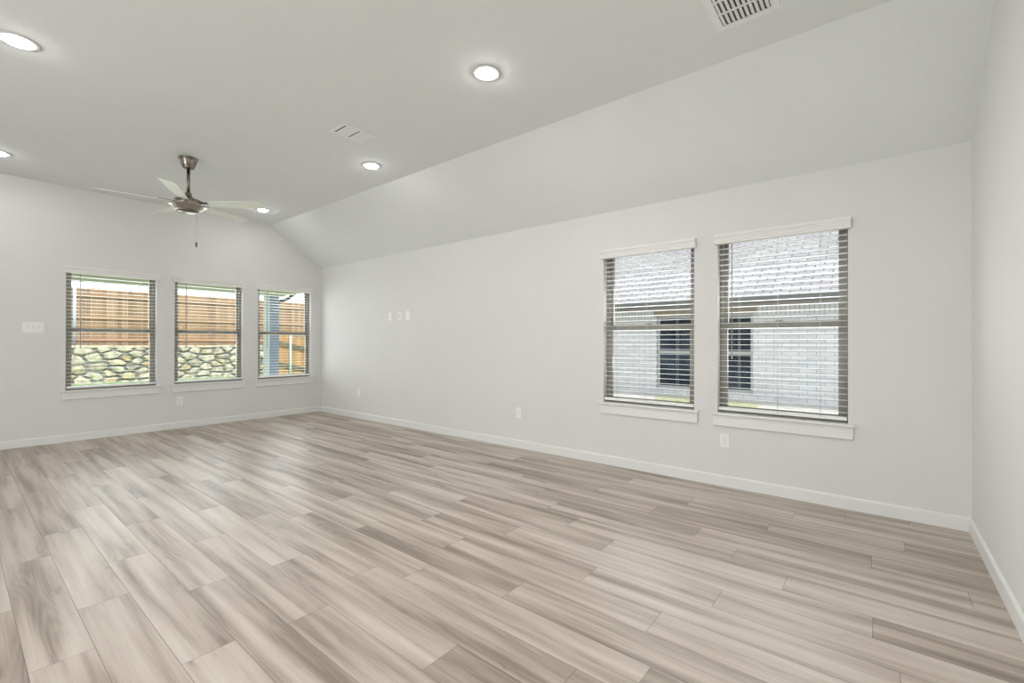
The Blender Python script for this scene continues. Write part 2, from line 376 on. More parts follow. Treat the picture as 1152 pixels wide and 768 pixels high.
# ------------------------------------------------------------------ baseboards
BB = [(0, 0), (0.016, 0), (0.016, 0.088), (0.012, 0.096), (0.004, 0.100), (0, 0.100)]
def baseboard(name, frame, l0, l1, label):
    m = MB(); m.prism(BB, frame, l0, l1); struct(m.build(name, M['trim']), label, 'baseboard')
e = 0.0005
baseboard('baseboard_far', lambda l, d, z: (l, YF-e-d, z+e), XL, XR-0.001, 'white baseboard along the far wall')
baseboard('baseboard_right', lambda l, d, z: (XR-e-d, l, z+e), YN+0.0005, YF-0.018, 'white baseboard along the long wall')
baseboard('baseboard_near', lambda l, d, z: (l, YN+e+d, z+e), XL, XR-0.018, 'white baseboard along the near wall')

# ------------------------------------------------------------------ windows and blinds
# local frame of an opening: l along the wall (left to right seen from inside), d outward (+) / into the room (-), z up
def window(n, fr, l0, l1, label):
    w = thing('window_%d' % n, fr((l0+l1)/2, 0, Z0), None, None, None, 'structure'); tag(w, label, 'window')
    d0, d1 = 0.075, 0.145
    zb, zt = Z0+0.002, Z1-0.002; L0, L1 = l0+0.002, l1-0.002
    fw = 0.034; zm = 1.478
    def bar(m, a, b, za, zb_, da, db): m.prism([(da, za), (db, za), (db, zb_), (da, zb_)], fr, a, b)
    m = MB(); bar(m, L0, L0+fw, zb, zt, d0, d1); bar(m, L1-fw, L1, zb, zt, d0, d1); bar(m, L0+fw, L1-fw, zb, zb+fw, d0, d1); bar(m, L0+fw, L1-fw, zt-fw, zt, d0, d1)
    m.build('window_frame', M['bronze'], w)
    # upper sash outside, lower sash inside, meeting rails overlapping
    s = 0.030
    def sash(nm, za, zb_, da, db, bot, top):
        m = MB(); a, b = L0+fw, L1-fw
        bar(m, a, a+s, za, zb_, da, db); bar(m, b-s, b, za, zb_, da, db); bar(m, a+s, b-s, za, za+bot, da, db); bar(m, a+s, b-s, zb_-top, zb_, da, db)
        o = m.build(nm, M['bronze'], w)
        g = MB(); dm = (da+db)/2; bar(g, a+s-0.004, b-s+0.004, za+bot-0.004, zb_-top+0.004, dm-0.003, dm+0.003); g.build('pane', M['glass'], o)
    sash('upper_sash', zm-0.030, zt-fw, 0.112, 0.140, 0.055, 0.018)
    sash('lower_sash', zb+fw, zm+0.030, 0.080, 0.108, 0.040, 0.060)
    m = MB(); bar(m, (l0+l1)/2-0.03, (l0+l1)/2+0.03, zm+0.030, zm+0.042, 0.084, 0.102); m.build('sash_lock', M['bronze'], w)
    # inner stool and apron, painted white
    m = MB(); e1 = 0.048
    m.prism([(-0.040, Z0+0.001), (-0.042, Z0+0.005), (-0.042, Z0+0.017), (-0.038, Z0+0.021), (-0.0004, Z0+0.021), (-0.0004, Z0+0.001)], fr, l0-e1, l1+e1)
    bar(m, l0+0.001, l1-0.001, Z0+0.001, Z0+0.021, -0.0004, 0.074)
    m.build('window_stool', M['trim'], w)
    m = MB(); m.prism([(-0.0004, Z0-0.105), (-0.013, Z0-0.105), (-0.020, Z0-0.097), (-0.020, Z0-0.002), (-0.0004, Z0-0.002)], fr, l0-0.034, l1+0.034); m.build('window_apron', M['trim'], w)
    return w

def blind(n, fr, l0, l1, label, wand_l, cords, wand_z, tilt):
    c = (l0+l1)/2
    b = thing('window_blind', fr(c, 0.03, Z0+0.03), label, 'window blind', 'white slatted window blinds')
    a0, a1 = l0+0.006, l1-0.006
    # headrail inside the opening
    m = MB(); m.prism([(0.004, 2.258), (0.056, 2.258), (0.056, 2.304), (0.004, 2.304)], fr, a0, a1); m.build('headrail', M['valance'], b)
    # moulded valance with returned ends in front of it
    V0, V1 = 2.228, 2.312
    prof = [(-0.010, V0), (-0.030, V0), (-0.034, V0+0.004), (-0.034, V0+0.020), (-0.039, V0+0.024), (-0.039, V0+0.040), (-0.044, V0+0.045), (-0.046, V0+0.056), (-0.054, V0+0.062), (-0.056, V0+0.070), (-0.056, V1), (-0.010, V1)]
    m = MB(); m.prism(prof, fr, l0-0.024, l1+0.020)
    for le, s in ((l0-0.024, 1), (l1+0.020, -1)):
        m.prism([(-0.0008, V0), (-0.010, V0), (-0.010, V1), (-0.0008, V1)], fr, le, le+s*0.012)
    m.build('valance', M['valance'], b)
    # slats
    m = MB(); z = 2.236; pitch = 0.0492; hw = 0.025; t = 0.0010; zs = []
    while z > 0.748: zs.append(z); z -= pitch
    for z in zs:
        pts_t, pts_b = [], []
        for k in range(5):
            u = -1+k*0.5; d = 0.030+u*hw*cos(tilt); zz = z+u*hw*sin(tilt)+0.0008*(1-u*u)
            pts_t.append((d, zz+t)); pts_b.append((d, zz-t))
        m.prism(pts_t+pts_b[::-1], fr, a0, a1)
    m.build('slats', M['blind'], b)
    m = MB(); m.prism([(0.004, 0.700), (0.056, 0.700), (0.056, 0.718), (0.050, 0.725), (0.010, 0.725), (0.004, 0.718)], fr, a0+0.003, a1-0.003); m.build('bottom_rail', M['blind'], b)
    for cl in cords:
        m = MB()
        for d in (0.0035, 0.0565): m.tube([fr(cl, d, 0.712), fr(cl, d, 2.257)], 0.0011, 5)
        m.build('ladder_cord', M['cord'], b)
        m = MB(); m.lathe([(0, 0), (0.005, 0.001), (0.0055, 0.004), (0.0, 0.0055)], Vector(fr(cl, 0.030, 0.7251)), 10); m.build('cord_plug', M['cord'], b)
    m = MB(); m.tube([fr(wand_l, -0.006, 2.222), fr(wand_l, -0.008, 2.16), fr(wand_l, -0.008, wand_z)], 0.0045, 8); m.lathe([(0, 0), (0.006, 0.004), (0.006, 0.03), (0.004, 0.04), (0, 0.04)], Vector(fr(wand_l, -0.008, wand_z-0.03)), 8)
    m.build('tilt_wand', M['wand'], b)
    return b
flong = lambda l, d, z: (XR+d, -l, z)     # seen from inside the long wall runs left to right with falling Y
FARL = {1: ('leftmost of the three far windows, with the switch plate on its left', 'white blind in the far window nearest the switch plate, wood fence and stone behind'),
        2: ('middle of the three far windows, above an outlet', 'white blind in the middle far window above the outlet, stone wall behind'),
        3: ('right-hand far window beside the room corner, blue-grey column behind', 'white blind in the far window next to the corner, blue-grey column behind')}
for o, wl in zip(AW, (1.11, 2.303, 3.498)):
    l0, l1 = o['a']; window(o['n'], fr_far, l0, l1, FARL[o['n']][0])
    blind(o['n'], fr_far, l0, l1, FARL[o['n']][1], wl, (l0+0.16, (l0+l1)/2, l1-0.16), 1.25, radians(-0.7))
LONGL = {4: ('left of the two windows on the long wall', 'white blind in the left window of the pair on the long wall'),
         5: ('right window of the pair on the long wall, above an outlet', 'white blind in the larger looking window closest to the near corner, outlet below')}
for o, wl, cz in zip(BW, (2.206, 1.028), ((2.17, 1.853, 1.534), (0.975, 0.669, 0.362))):
    l0, l1 = -o['a'][1], -o['a'][0]; window(o['n'], flong, l0, l1, LONGL[o['n']][0])
    blind(o['n'], flong, l0, l1, LONGL[o['n']][1], -wl, [-c for c in cz], 1.20, radians(-1.5))

# patio door added to the left wall (outside the picture; put in to let fill light enter)
w = thing('added_door_1', (XL-WT/2, 3.2, 0), None, None, None, 'structure'); tag(w, 'added wide sliding glass patio door in the left wall, for fill light', 'door')
m = MB(); fl_ = lambda l, d, z: (XL-d, l-0.8, z)
for a, b, za, zb in ((1.252, 1.31, 0.001, 2.248), (6.69, 6.748, 0.001, 2.248), (1.31, 6.69, 0.001, 0.05), (1.31, 6.69, 2.19, 2.248), (3.06, 3.13, 0.05, 2.19), (4.87, 4.94, 0.05, 2.19)):
    m.prism([(0.06, za), (0.12, za), (0.12, zb), (0.06, zb)], fl_, a, b)
m.build('door_frame', M['bronze'], w)
for a, b in ((1.31, 3.06), (3.13, 4.87), (4.94, 6.69)):
    m = MB(); m.prism([(0.087, 0.05), (0.093, 0.05), (0.093, 2.19), (0.087, 2.19)], fl_, a, b); m.build('pane', M['glass'], w)
m = MB(); m.box((XL-WT-2.8, -0.4, 2.6), (XL-WT-0.002, 6.8, 2.78)); struct(m.build('added_porch_roof', M['beam_paint']), 'added roof keeping sun off the added patio door', 'porch roof')  # unseen slab added to keep the sun from entering the door

# ------------------------------------------------------------------ wall plates
def plate_frame(wall, l, z):
    if wall == 'long': return lambda a, d, h: (XR-0.0003-d, l-a, z+h)
    return lambda a, d, h: (l+a, YF-0.0003-d, z+h)
def rrect(m, F, a0, a1, z0, z1, d0, d1, ch=0.0025):
    """plate with chamfered front edge"""
    A = [(a0,z0),(a1,z0),(a1,z1),(a0,z1)]; B = [(a0+ch,z0+ch),(a1-ch,z0+ch),(a1-ch,z1-ch),(a0+ch,z1-ch)]
    lay = [[m.bm.verts.new(F(a, d, h)) for a, h in P] for P, d in ((A, d0), (A, d0+(d1-d0)*0.45), (B, d1))]
    m.bm.faces.new(lay[0][::-1]); m.bm.faces.new(lay[2])
    for p, q in zip(lay, lay[1:]):
        for i in range(4): m.bm.faces.new((p[i], p[(i+1)%4], q[(i+1)%4], q[i]))
def outlet(wall, l, z, label, group='white wall outlets', pw=0.082, ph=0.130):
    F = plate_frame(wall, l, z); o = thing('wall_outlet', F(0, 0, 0), label, 'outlet', group)
    m = MB(); rrect(m, F, -pw/2, pw/2, -ph/2, ph/2, 0, 0.0065); m.build('cover_plate', M['plate'], o)
    for s in (-1, 1):
        m = MB(); zc = s*0.0215
        pts = [(0.0175*cos(t)*1.0, max(-0.0135, min(0.0135, 0.0175*sin(t)))) for t in [2*pi*k/24 for k in range(24)]]
        A = [m.bm.verts.new(F(a, 0.0066, zc+h)) for a, h in pts]; B = [m.bm.verts.new(F(a*0.96, 0.0082, zc+h*0.96)) for a, h in pts]
        m.bm.faces.new(B)
        for i in range(24): m.bm.faces.new((A[i], A[(i+1)%24], B[(i+1)%24], B[i]))
        r = m.build('receptacle', M['plate'], o)
        for a, hh in ((-0.0065, 0.0050), (0.0065, 0.0042)):
            m = MB(); rrect(m, F, a-0.0014, a+0.0014, zc+0.001-hh, zc+0.001+hh, 0.0083, 0.0087, 0.0002); m.build('slot', M['slot'], r)
        m = MB(); rrect(m, F, -0.0022, 0.0022, zc-0.0105, zc-0.0065, 0.0083, 0.0087, 0.0004); m.build('slot', M['slot'], r)
    m = MB(); rrect(m, F, -0.0028, 0.0028, -0.0028, 0.0028, 0.0066, 0.0076, 0.0008); m.build('screw', M['nickel'], o)
    return o
outlet('long', 7.022, 0.441, 'white outlet low on the long wall, closest to the far corner')
outlet('long', 3.490, 0.441, 'white outlet low on the long wall left of the window pair')
outlet('long', 1.090, 0.419, 'white outlet just below the right window of the pair')
outlet('far', 2.220, 0.415, 'white outlet below the middle far window')
outlet('long', 6.137, 1.735, 'white outlet high on the long wall, left of a row of three plates', 'wall plates at television height')
# cable plate
F = plate_frame('long', 5.884, 1.733); o = thing('cable_plate', F(0,0,0), 'white cable wall plate with dark jack, middle of the row of three plates', 'wall plate', 'wall plates at television height')
m = MB(); rrect(m, F, -0.041, 0.041, -0.065, 0.065, 0, 0.0065); m.build('cover_plate', M['plate'], o)
m = MB(); c0 = Vector(F(0, 0.0066, 0.014)); m.tube([c0, c0+Vector((-0.010, 0, 0))], 0.0065, 12); m.build('coaxial_jack', M['slot'], o)
m = MB(); rrect(m, F, -0.009, 0.009, -0.036, -0.018, 0.0066, 0.0085, 0.0006); m.build('data_jack', M['lamp_trim'], o)
for h in (-0.052, 0.052):
    m = MB(); rrect(m, F, -0.0028, 0.0028, h-0.0028, h+0.0028, 0.0066, 0.0074, 0.0006); m.build('screw', M['plate'], o)
# blank plate
F = plate_frame('long', 5.676, 1.739); o = thing('blank_plate', F(0,0,0), 'blank white wall plate, right one in the row of three plates', 'wall plate', 'wall plates at television height')
m = MB(); rrect(m, F, -0.046, 0.046, -0.070, 0.070, 0, 0.0075); m.build('cover_plate', M['plate'], o)
for h in (-0.042, 0.042):
    m = MB(); rrect(m, F, -0.0028, 0.0028, h-0.0028, h+0.0028, 0.0076, 0.0084, 0.0006); m.build('screw', M['plate'], o)
# three-gang switch plate
F = plate_frame('far', 0.674, 1.499); o = thing('light_switch', F(0,0,0), 'white three-gang toggle switch plate left of the far windows', 'light switch')
m = MB(); rrect(m, F, -0.096, 0.096, -0.068, 0.068, 0, 0.0065); m.build('cover_plate', M['plate'], o)
for a in (-0.046, 0.0, 0.046):
    m = MB(); rrect(m, F, a-0.006, a+0.006, -0.013, 0.013, 0.0066, 0.0074, 0.0004); s = m.build('toggle_slot', M['lamp_trim'], o)
    m = MB(); m.prism([(0.0075, -0.005), (0.0075, 0.006), (0.019, -0.006), (0.018, -0.010)], lambda l, d, h: F(l, d, h), a-0.0035, a+0.0035); m.build('toggle', M['plate'], s)
    for h in (-0.030, 0.030):
        m = MB(); rrect(m, F, a-0.0025, a+0.0025, h-0.0025, h+0.0025, 0.0066, 0.0073, 0.0006); m.build('screw', M['lamp_trim'], o)

# ------------------------------------------------------------------ recessed lamps
def downlight(x, y, label):
    o = thing('recessed_light', (x, y, ZC), label, 'ceiling light', 'recessed ceiling lights')
    z = ZC-0.0004
    m = MB(); m.lathe([(0.112, 0), (0.112, -0.003), (0.108, -0.006), (0.074, -0.007), (0.066, -0.004), (0.0635, 0)], (x, y, z), 48); m.build('trim_ring', M['lamp_trim'], o)
    m = MB(); m.lathe([(0.063, -0.002), (0.063, -0.014), (0.056, -0.0195), (0.030, -0.0225), (0.0, -0.023)], (x, y, z), 48); m.build('lens', M['lens'], o)
    d = bpy.data.lights.new('downlight', 'AREA'); d.shape = 'DISK'; d.size = 0.13; d.energy = LAMP_W*(0.06 if y > 6 else (0.03 if y > 3 else 1.0)); d.color = (1.0, 0.99, 0.975)
    lo = bpy.data.objects.new('lamp_glow', d); COL.objects.link(lo); lo.parent = o; lo.location = (0, 0, -0.028)
for x, y, lb in ((2.558, 2.313, 'round lit recessed light in the flat ceiling, the nearest whole one, mid photo'),
                 (3.068, 4.560, 'lit recessed light beside the small ceiling register'),
                 (3.052, 7.407, 'lit recessed light at the right tip of the ceiling fan'),
                 (0.291, 4.563, 'large lit recessed light cut by the left edge of the photo'),
                 (0.330, 7.422, 'small lit recessed light at the left edge, near the far wall'),
                 (-2.45, 7.41, 'added fill lamp out of view, far left'), (-2.45, 4.56, 'added fill lamp out of view, middle left'), (-2.45, 1.9, 'added fill lamp out of view, near left'),  # unseen lamps from here on are added to brighten the room
                 (0.0, 1.9, 'added fill lamp out of view, left of the camera'), (1.25, 0.62, 'added fill lamp out of view, right above the camera'), (-1.2, 0.62, 'added fill lamp out of view, behind the camera')):
    downlight(x, y, lb)

# ------------------------------------------------------------------ ceiling registers
def register(x0, x1, y0, y1, label, groups, thin, name='air_vent'):
    cx, cy = (x0+x1)/2, (y0+y1)/2; o = thing(name, (cx, cy, ZC), label, 'air vent', 'ceiling air vents'); z = ZC-0.0004
    b = 0.032 if thin else 0.043
    m = MB(); m.box((x0+b, y0+b, z-0.003), (x1-b, y1-b, z)); m.build('duct_opening', M['vent_dark'], o)
    m = MB()
    for a0, a1, c0, c1 in ((x0, x1, y0, y0+b), (x0, x1, y1-b, y1), (x0, x0+b, y0+b, y1-b), (x1-b, x1, y0+b, y1-b)): m.box((a0, c0, z-0.008), (a1, c1, z))
    m.build('vent_frame', M['vent'], o)
    return o, x0+b, x1-b, y0+b, y1-b, z
# register with two banks of fine louvres
o, a0, a1, c0, c1, z = register(2.305, 2.648, 3.868, 4.132, 'small white ceiling register between the fan and two recessed lights', None, True)
mid = (a0+a1)/2
m = MB()
for s0, s1 in ((a0+0.022, mid-0.004), (mid+0.027, a1-0.006)):
    n = 11; st = (s1-s0)/n
    for k in range(n):
        p = s0+st*(k+0.5); hw = st*0.62
        m.prism([(-hw, -0.0035), (hw, -0.0105), (hw, -0.0095), (-hw, -0.0025)], lambda l, d, h: (p+d, l, z+h), c0, c1)
m.box((mid-0.004, c0, z-0.010), (mid+0.004, c1, z-0.003)); m.build('louvres', M['vent'], o)
m = MB(); m.box((a1-0.0055, c0+0.03, z-0.014), (a1+0.004, c0+0.045, z-0.0082)); m.build('damper_lever', M['vent'], o)
# return grille with two rows of slots
o, a0, a1, c0, c1, z = register(2.720, 3.172, 0.455, 0.815, 'white slotted ceiling grille cut by the top edge of the photo', None, False)
m = MB(); rows = 3; rh = (a1-a0)/rows; n = 10; pt = (c1-c0)/n
for r in range(rows):
    m.box((a0+r*rh-0.007, c0, z-0.009), (a0+r*rh+0.007, c1, z-0.0035)) if r else None
    for k in range(n):
        p = c0+pt*(k+0.5); hw = pt*0.46
        m.prism([(-hw*0.75, -0.012), (hw*0.8, -0.0028), (hw*0.8, -0.0035), (-hw*0.75, -0.013)], lambda l, d, h: (l, p+d, z+h), a0+r*rh+0.0072, a0+(r+1)*rh-0.0072)
m.build('louvres', M['vent'], o)
m = MB(); m.box((a1+0.001, (c0+c1)/2-0.008, z-0.014), (a1+0.012, (c0+c1)/2+0.008, z-0.0082)); m.build('damper_lever', M['vent'], o)

# ------------------------------------------------------------------ ceiling fan
FX, FY, FZ = 1.675, 5.984, 2.862
fan = thing('ceiling_fan', (FX, FY, ZC), 'brushed nickel five-blade ceiling fan with pale blades and pull chain', 'ceiling fan')
c = (FX, FY, 0)
m = MB(); m.lathe([(0.0, ZC-0.0004), (0.092, ZC-0.0004), (0.094, ZC-0.008), (0.090, ZC-0.016), (0.084, ZC-0.020), (0.080, ZC-0.040), (0.070, ZC-0.075), (0.058, ZC-0.098), (0.054, ZC-0.104), (0.054, ZC-0.112), (0.036, ZC-0.120), (0.022, ZC-0.126), (0.0, ZC-0.126)], c, 40); m.build('canopy', M['nickel'], fan)
m = MB(); m.tube([(FX, FY, ZC-0.127), (FX, FY, 2.985)], 0.0165, 16); m.build('downrod', M['nickel'], fan)
m = MB(); m.lathe([(0, 2.984), (0.024, 2.984), (0.030, 2.978), (0.032, 2.955), (0.042, 2.935), (0.062, 2.918), (0.080, 2.906), (0, 2.905)], c, 32); m.build('coupling_cover', M['nickel'], fan)
m = MB(); m.lathe([(0, 2.904), (0.100, 2.904), (0.128, 2.896), (0.134, 2.888), (0.134, 2.846), (0.128, 2.838), (0, 2.838)], c, 48); m.build('motor_housing', M['nickel'], fan)
m = MB(); m.lathe([(0, 2.8375), (0.180, 2.8375), (0.188, 2.834), (0.188, 2.830), (0.178, 2.824), (0.155, 2.812), (0.136, 2.797), (0.124, 2.784), (0.112, 2.776), (0, 2.776)], c, 48); m.build('flywheel_rim', M['nickel_light'], fan)
m = MB(); m.lathe([(0, 2.7755), (0.108, 2.7755), (0.104, 2.768), (0.088, 2.758), (0.060, 2.751), (0.03, 2.748), (0, 2.7475)], c, 48); m.build('switch_cup', M['nickel'], fan)
for k in range(5):
    a = radians(25.5+72*k); rad = Vector((cos(a), sin(a), 0)); tan = Vector((-sin(a), cos(a), 0)); base = Vector((FX, FY, FZ))
    tw = radians(-13)
    def P(r, t, h=0.0):
        return base+rad*r+tan*(t*cos(tw))+Vector((0, 0, t*sin(tw)*1.0+h))
    # blade: outline with rounded tip
    out = [(0.215, -0.046), (0.24, -0.054), (0.55, -0.066), (0.745, -0.070), (0.768, -0.064), (0.778, -0.048), (0.778, 0.048), (0.768, 0.064), (0.745, 0.070), (0.55, 0.066), (0.24, 0.054), (0.215, 0.046)]
    m = MB(); T = [m.bm.verts.new(P(r, t, 0.003)) for r, t in out]; B = [m.bm.verts.new(P(r, t, -0.003)) for r, t in out]; nn = len(out)
    m.bm.faces.new(T); m.bm.faces.new(B[::-1])
    for i in range(nn): m.bm.faces.new((T[i], B[i], B[(i+1)%nn], T[(i+1)%nn]))
    bl = m.build('blade', M['blade'], fan)
    # blade iron
    io = [(0.110, -0.020), (0.19, -0.016), (0.225, -0.042), (0.265, -0.038), (0.28, 0.0), (0.265, 0.038), (0.225, 0.042), (0.19, 0.016), (0.110, 0.020)]
    m = MB(); T = [m.bm.verts.new(P(r, t, 0.0095)) for r, t in io]; B = [m.bm.verts.new(P(r, t, 0.0035)) for r, t in io]; nn = len(io)
    m.bm.faces.new(T); m.bm.faces.new(B[::-1])
    for i in range(nn): m.bm.faces.new((T[i], B[i], B[(i+1)%nn], T[(i+1)%nn]))
    m.build('blade_iron', M['nickel'], bl)
PX, PY = FX+0.058, FY-0.070
m = MB(); m.tube([(PX, PY, 2.768), (PX, PY, 2.43)], 0.0009, 6); ch = m.build('pull_chain', M['nickel'], fan)
m = MB(); m.lathe([(0, 2.432), (0.006, 2.430), (0.009, 2.415), (0.010, 2.40), (0.009, 2.382), (0.005, 2.374), (0, 2.374)], (PX, PY, 0), 14); m.build('chain_fob', M['fob'], ch)

# ------------------------------------------------------------------ outdoors: ground
def sheet(name, quads, m_, label, cat, th=0.05):
    m = MB()
    for q in quads:
        top = [m.bm.verts.new(p) for p in q]; bot = [m.bm.verts.new((p[0], p[1], p[2]-th)) for p in q]; n = len(q)
        m.bm.faces.new(top); m.bm.faces.new(bot[::-1])
        for i in range(n): m.bm.faces.new((top[i], bot[i], bot[(i+1)%n], top[(i+1)%n]))
    return struct(m.build(name, m_), label, cat)
g = -0.035
sheet('lawn', [((-14, YF+WT+0.01, g), (XR+WT+1.2, YF+WT+0.01, g), (9.0, 19.96, g), (-14, 19.96, g)),
               ((XR+WT+1.2, YF+WT+0.01, g), (8.3, YF+WT+0.01, 0.02), (13.5, 19.96, g-0.3), (9.0, 19.96, g)),
               ((8.3, YF+WT+0.01, 0.02), (16, YF+WT+0.01, 0.0), (16, 19.96, g-0.3), (13.5, 19.96, g-0.3))], M['lawn'], 'green lawn outside the far windows', 'lawn')
sheet('patio_slab', [((-2, YF+WT+0.02, g+0.045), (5.1, YF+WT+0.02, g+0.045), (5.1, 11.5, g+0.045), (-2, 11.5, g+0.045))], M['concrete'], 'concrete patio under the cover', 'patio', 0.04)
sheet('side_path', [((8.3, -9, 0.045), (10.98, -9, 0.06), (10.98, 8.4, 0.06), (8.3, 8.4, 0.045)), ((XR+WT+0.01, -9, g), (8.3, -9, 0.045), (8.3, 8.4, 0.045), (XR+WT+0.01, 8.4, g))], M['concrete'], 'pale concrete ground between this house and the neighbouring one', 'path')
sheet('grass_patch', [((9.55, 1.75, 0.063), (10.5, 1.93, 0.066), (10.5, 4.1, 0.066), (9.55, 3.75, 0.063))], M['dry_grass'], 'small yellow-green grass patch below the neighbouring window', 'grass', 0.03)
sheet('upper_ground', [((-14, 20.42, 1.12), (8.75, 20.42, 1.12), (8.75, 32, 1.12), (-14, 32, 1.12))], M['soil'], 'raised ground behind the retaining wall', 'ground', 0.2)

# ------------------------------------------------------------------ stone retaining wall
rw = thing('retaining_wall', (3.0, 20.2, g), 'cream limestone retaining wall with dark mortar below the wooden fence', 'stone wall')
m = MB(); m.box((-9, 20.06, g-0.2), (8.7, 20.40, 1.14)); m.build('mortar_core', M['mortar'], rw)
rs = random.Random(5); mb = MB()
AX = 1.75                                        # stones are wider than high
seeds = []
for k in range(4000):
    p = (rs.uniform(0.5/AX, 8.75/AX), rs.uniform(g-0.15, 1.16))
    rmin = 0.17 if rs.random() < 0.6 else 0.24
    if all((p[0]-q[0])**2+(p[1]-q[1])**2 > max(rmin, q[2])**2 for q in seeds): seeds.append((*p, rmin))
for sx_, sz_, _r0 in seeds:
    poly = [(0.45/AX, g-0.2), (8.68/AX, g-0.2), (8.68/AX, 1.115), (0.45/AX, 1.115)]
    for qx, qz, _r1 in seeds:
        if (qx, qz) == (sx_, sz_) or abs(qx-sx_) > 0.9 or abs(qz-sz_) > 0.9: continue
        nx, nz = qx-sx_, qz-sz_; L = math.hypot(nx, nz); nx /= L; nz /= L; dd = L/2-0.017-0.016*rs.random()
        new = []
        for a_, b_ in zip(poly, poly[1:]+poly[:1]):
            da_, db_ = (a_[0]-sx_)*nx+(a_[1]-sz_)*nz-dd, (b_[0]-sx_)*nx+(b_[1]-sz_)*nz-dd
            if da_ <= 0: new.append(a_)
            if da_*db_ < 0: t = da_/(da_-db_); new.append((a_[0]+(b_[0]-a_[0])*t, a_[1]+(b_[1]-a_[1])*t))
        poly = new
        if len(poly) < 3: break
    if len(poly) < 3: continue
    # knock the corners off
    pts = []
    for a_, b_ in zip(poly, poly[1:]+poly[:1]):
        for t in (0.16, 0.84): pts.append(((a_[0]+(b_[0]-a_[0])*t)*AX, a_[1]+(b_[1]-a_[1])*t))
    cx = sum(p[0] for p in pts)/len(pts); cz = sum(p[1] for p in pts)/len(pts); tone = rs.random(); dep = rs.uniform(0.05, 0.11)
    tx, tz = rs.uniform(-0.12, 0.12), rs.uniform(-0.22, 0.10); rings = []
    for d, sc in ((0.02, 1.0), (-dep*0.5, 0.98), (-dep*0.9, 0.86), (-dep*1.05, 0.5)):
        rings.append([mb.bm.verts.new((cx+(px-cx)*sc, 20.06+d+((px-cx)*sc*tx+(pz-cz)*sc*tz if d < 0 else 0)+(rs.uniform(-0.012, 0.012) if d < 0 else 0), cz+(pz-cz)*sc)) for px, pz in pts])
    N = len(pts)
    for A, B in zip(rings, rings[1:]):
        for k in range(N): mb.bm.faces.new((A[k], A[(k+1)%N], B[(k+1)%N], B[k]))[mb.tl] = tone
    mb.bm.faces.new(rings[-1])[mb.tl] = tone
mb.build('stones', M['stone'], rw)
m = MB(); x = 0.6
while x < 8.7:
    wd = min(rs.uniform(0.5, 1.1), 8.74-x); m.box((x+0.006, 20.02, 1.125), (x+wd-0.006, 20.44, 1.205+rs.uniform(-0.01, 0.01)), rs.uniform(0.25, 0.4)); x += wd
m.build('cap_stones', M['stone'], rw)

# ------------------------------------------------------------------ wooden fence on the retaining wall
def fence(name, label, x0, x1, y0, z0f, h, mp, mr, rails, posts, seed, jit=0.012, slope=0.0, post_h=None, railh=0.09):
    """pickets in the plane y=y0, rails and posts on the near side"""
    o = thing(name, ((x0+x1)/2, y0, z0f(x0)), label, 'fence'); r = random.Random(seed)
    m = MB(); x = x0; k = 0
    while x < x1:
        wd = 0.138; zt = z0f(x)+h+r.uniform(-jit, jit); zb = z0f(x)+0.01; t = r.random(); gap = r.uniform(0.0005, 0.006)
        c2 = 0.035; yy = y0+r.uniform(0, 0.006); a, b = x+gap/2, x+wd-gap/2
        prof = [(a, zb), (b, zb), (b, zt-c2), (b-c2, zt), (a+c2, zt), (a, zt-c2)]
        m.prism(prof, lambda l, d, z: (d, l, z), yy, yy+0.017, t); x += wd
    m.build('pickets', mp, o)
    for rz in rails:
        m = MB(); n = 8
        for i in range(n):
            xa, xb = x0+(x1-x0)*i/n, x0+(x1-x0)*(i+1)/n
            za, zb = z0f(xa)+rz, z0f(xb)+rz
            A = [m.bm.verts.new((xa, yy_, zz)) for yy_, zz in ((y0-0.002, za), (y0-0.042, za), (y0-0.042, za+railh), (y0-0.002, za+railh))]
            B = [m.bm.verts.new((xb, yy_, zz)) for yy_, zz in ((y0-0.002, zb), (y0-0.042, zb), (y0-0.042, zb+railh), (y0-0.002, zb+railh))]
            for q in range(4): m.bm.faces.new((A[q], A[(q+1)%4], B[(q+1)%4], B[q]))[m.tl] = r.random()
            m.bm.faces.new(A); m.bm.faces.new(B)
        m.build('rail', mr, o)
    for px in posts:
        m = MB(); m.tube([(px, y0-0.085, z0f(px)+0.005), (px, y0-0.085, z0f(px)+(post_h or h-0.04))], 0.042, 14); m.lathe([(0.044, 0), (0.046, 0.02), (0.03, 0.045), (0, 0.05)], (px, y0-0.085, z0f(px)+(post_h or h-0.04)), 14); m.build('post', M['galv'], o)
    return o
fence('wooden_fence', 'tall brown cedar picket fence standing on the stone retaining wall', -4.0, 13.0, 20.75, lambda x: 1.125 if x < 8.75 else 1.125, 2.02, M['cedar'], M['cedar_rail'], (0.22, 0.98, 1.72), (0.15, 2.62, 5.08, 7.60), 3)
fence('sloping_fence', 'cedar fence stepping downhill, in sunlit orange colour with shadow-dark rails, seen right of the blue-grey column', 7.35, 10.4, 17.45, lambda x: -0.30-0.24*(x-7.5), 2.0, M['cedar_sunlit'], M['rail_shadow'], (0.78, 1.56), (8.16,), 9, railh=0.17, post_h=2.05)

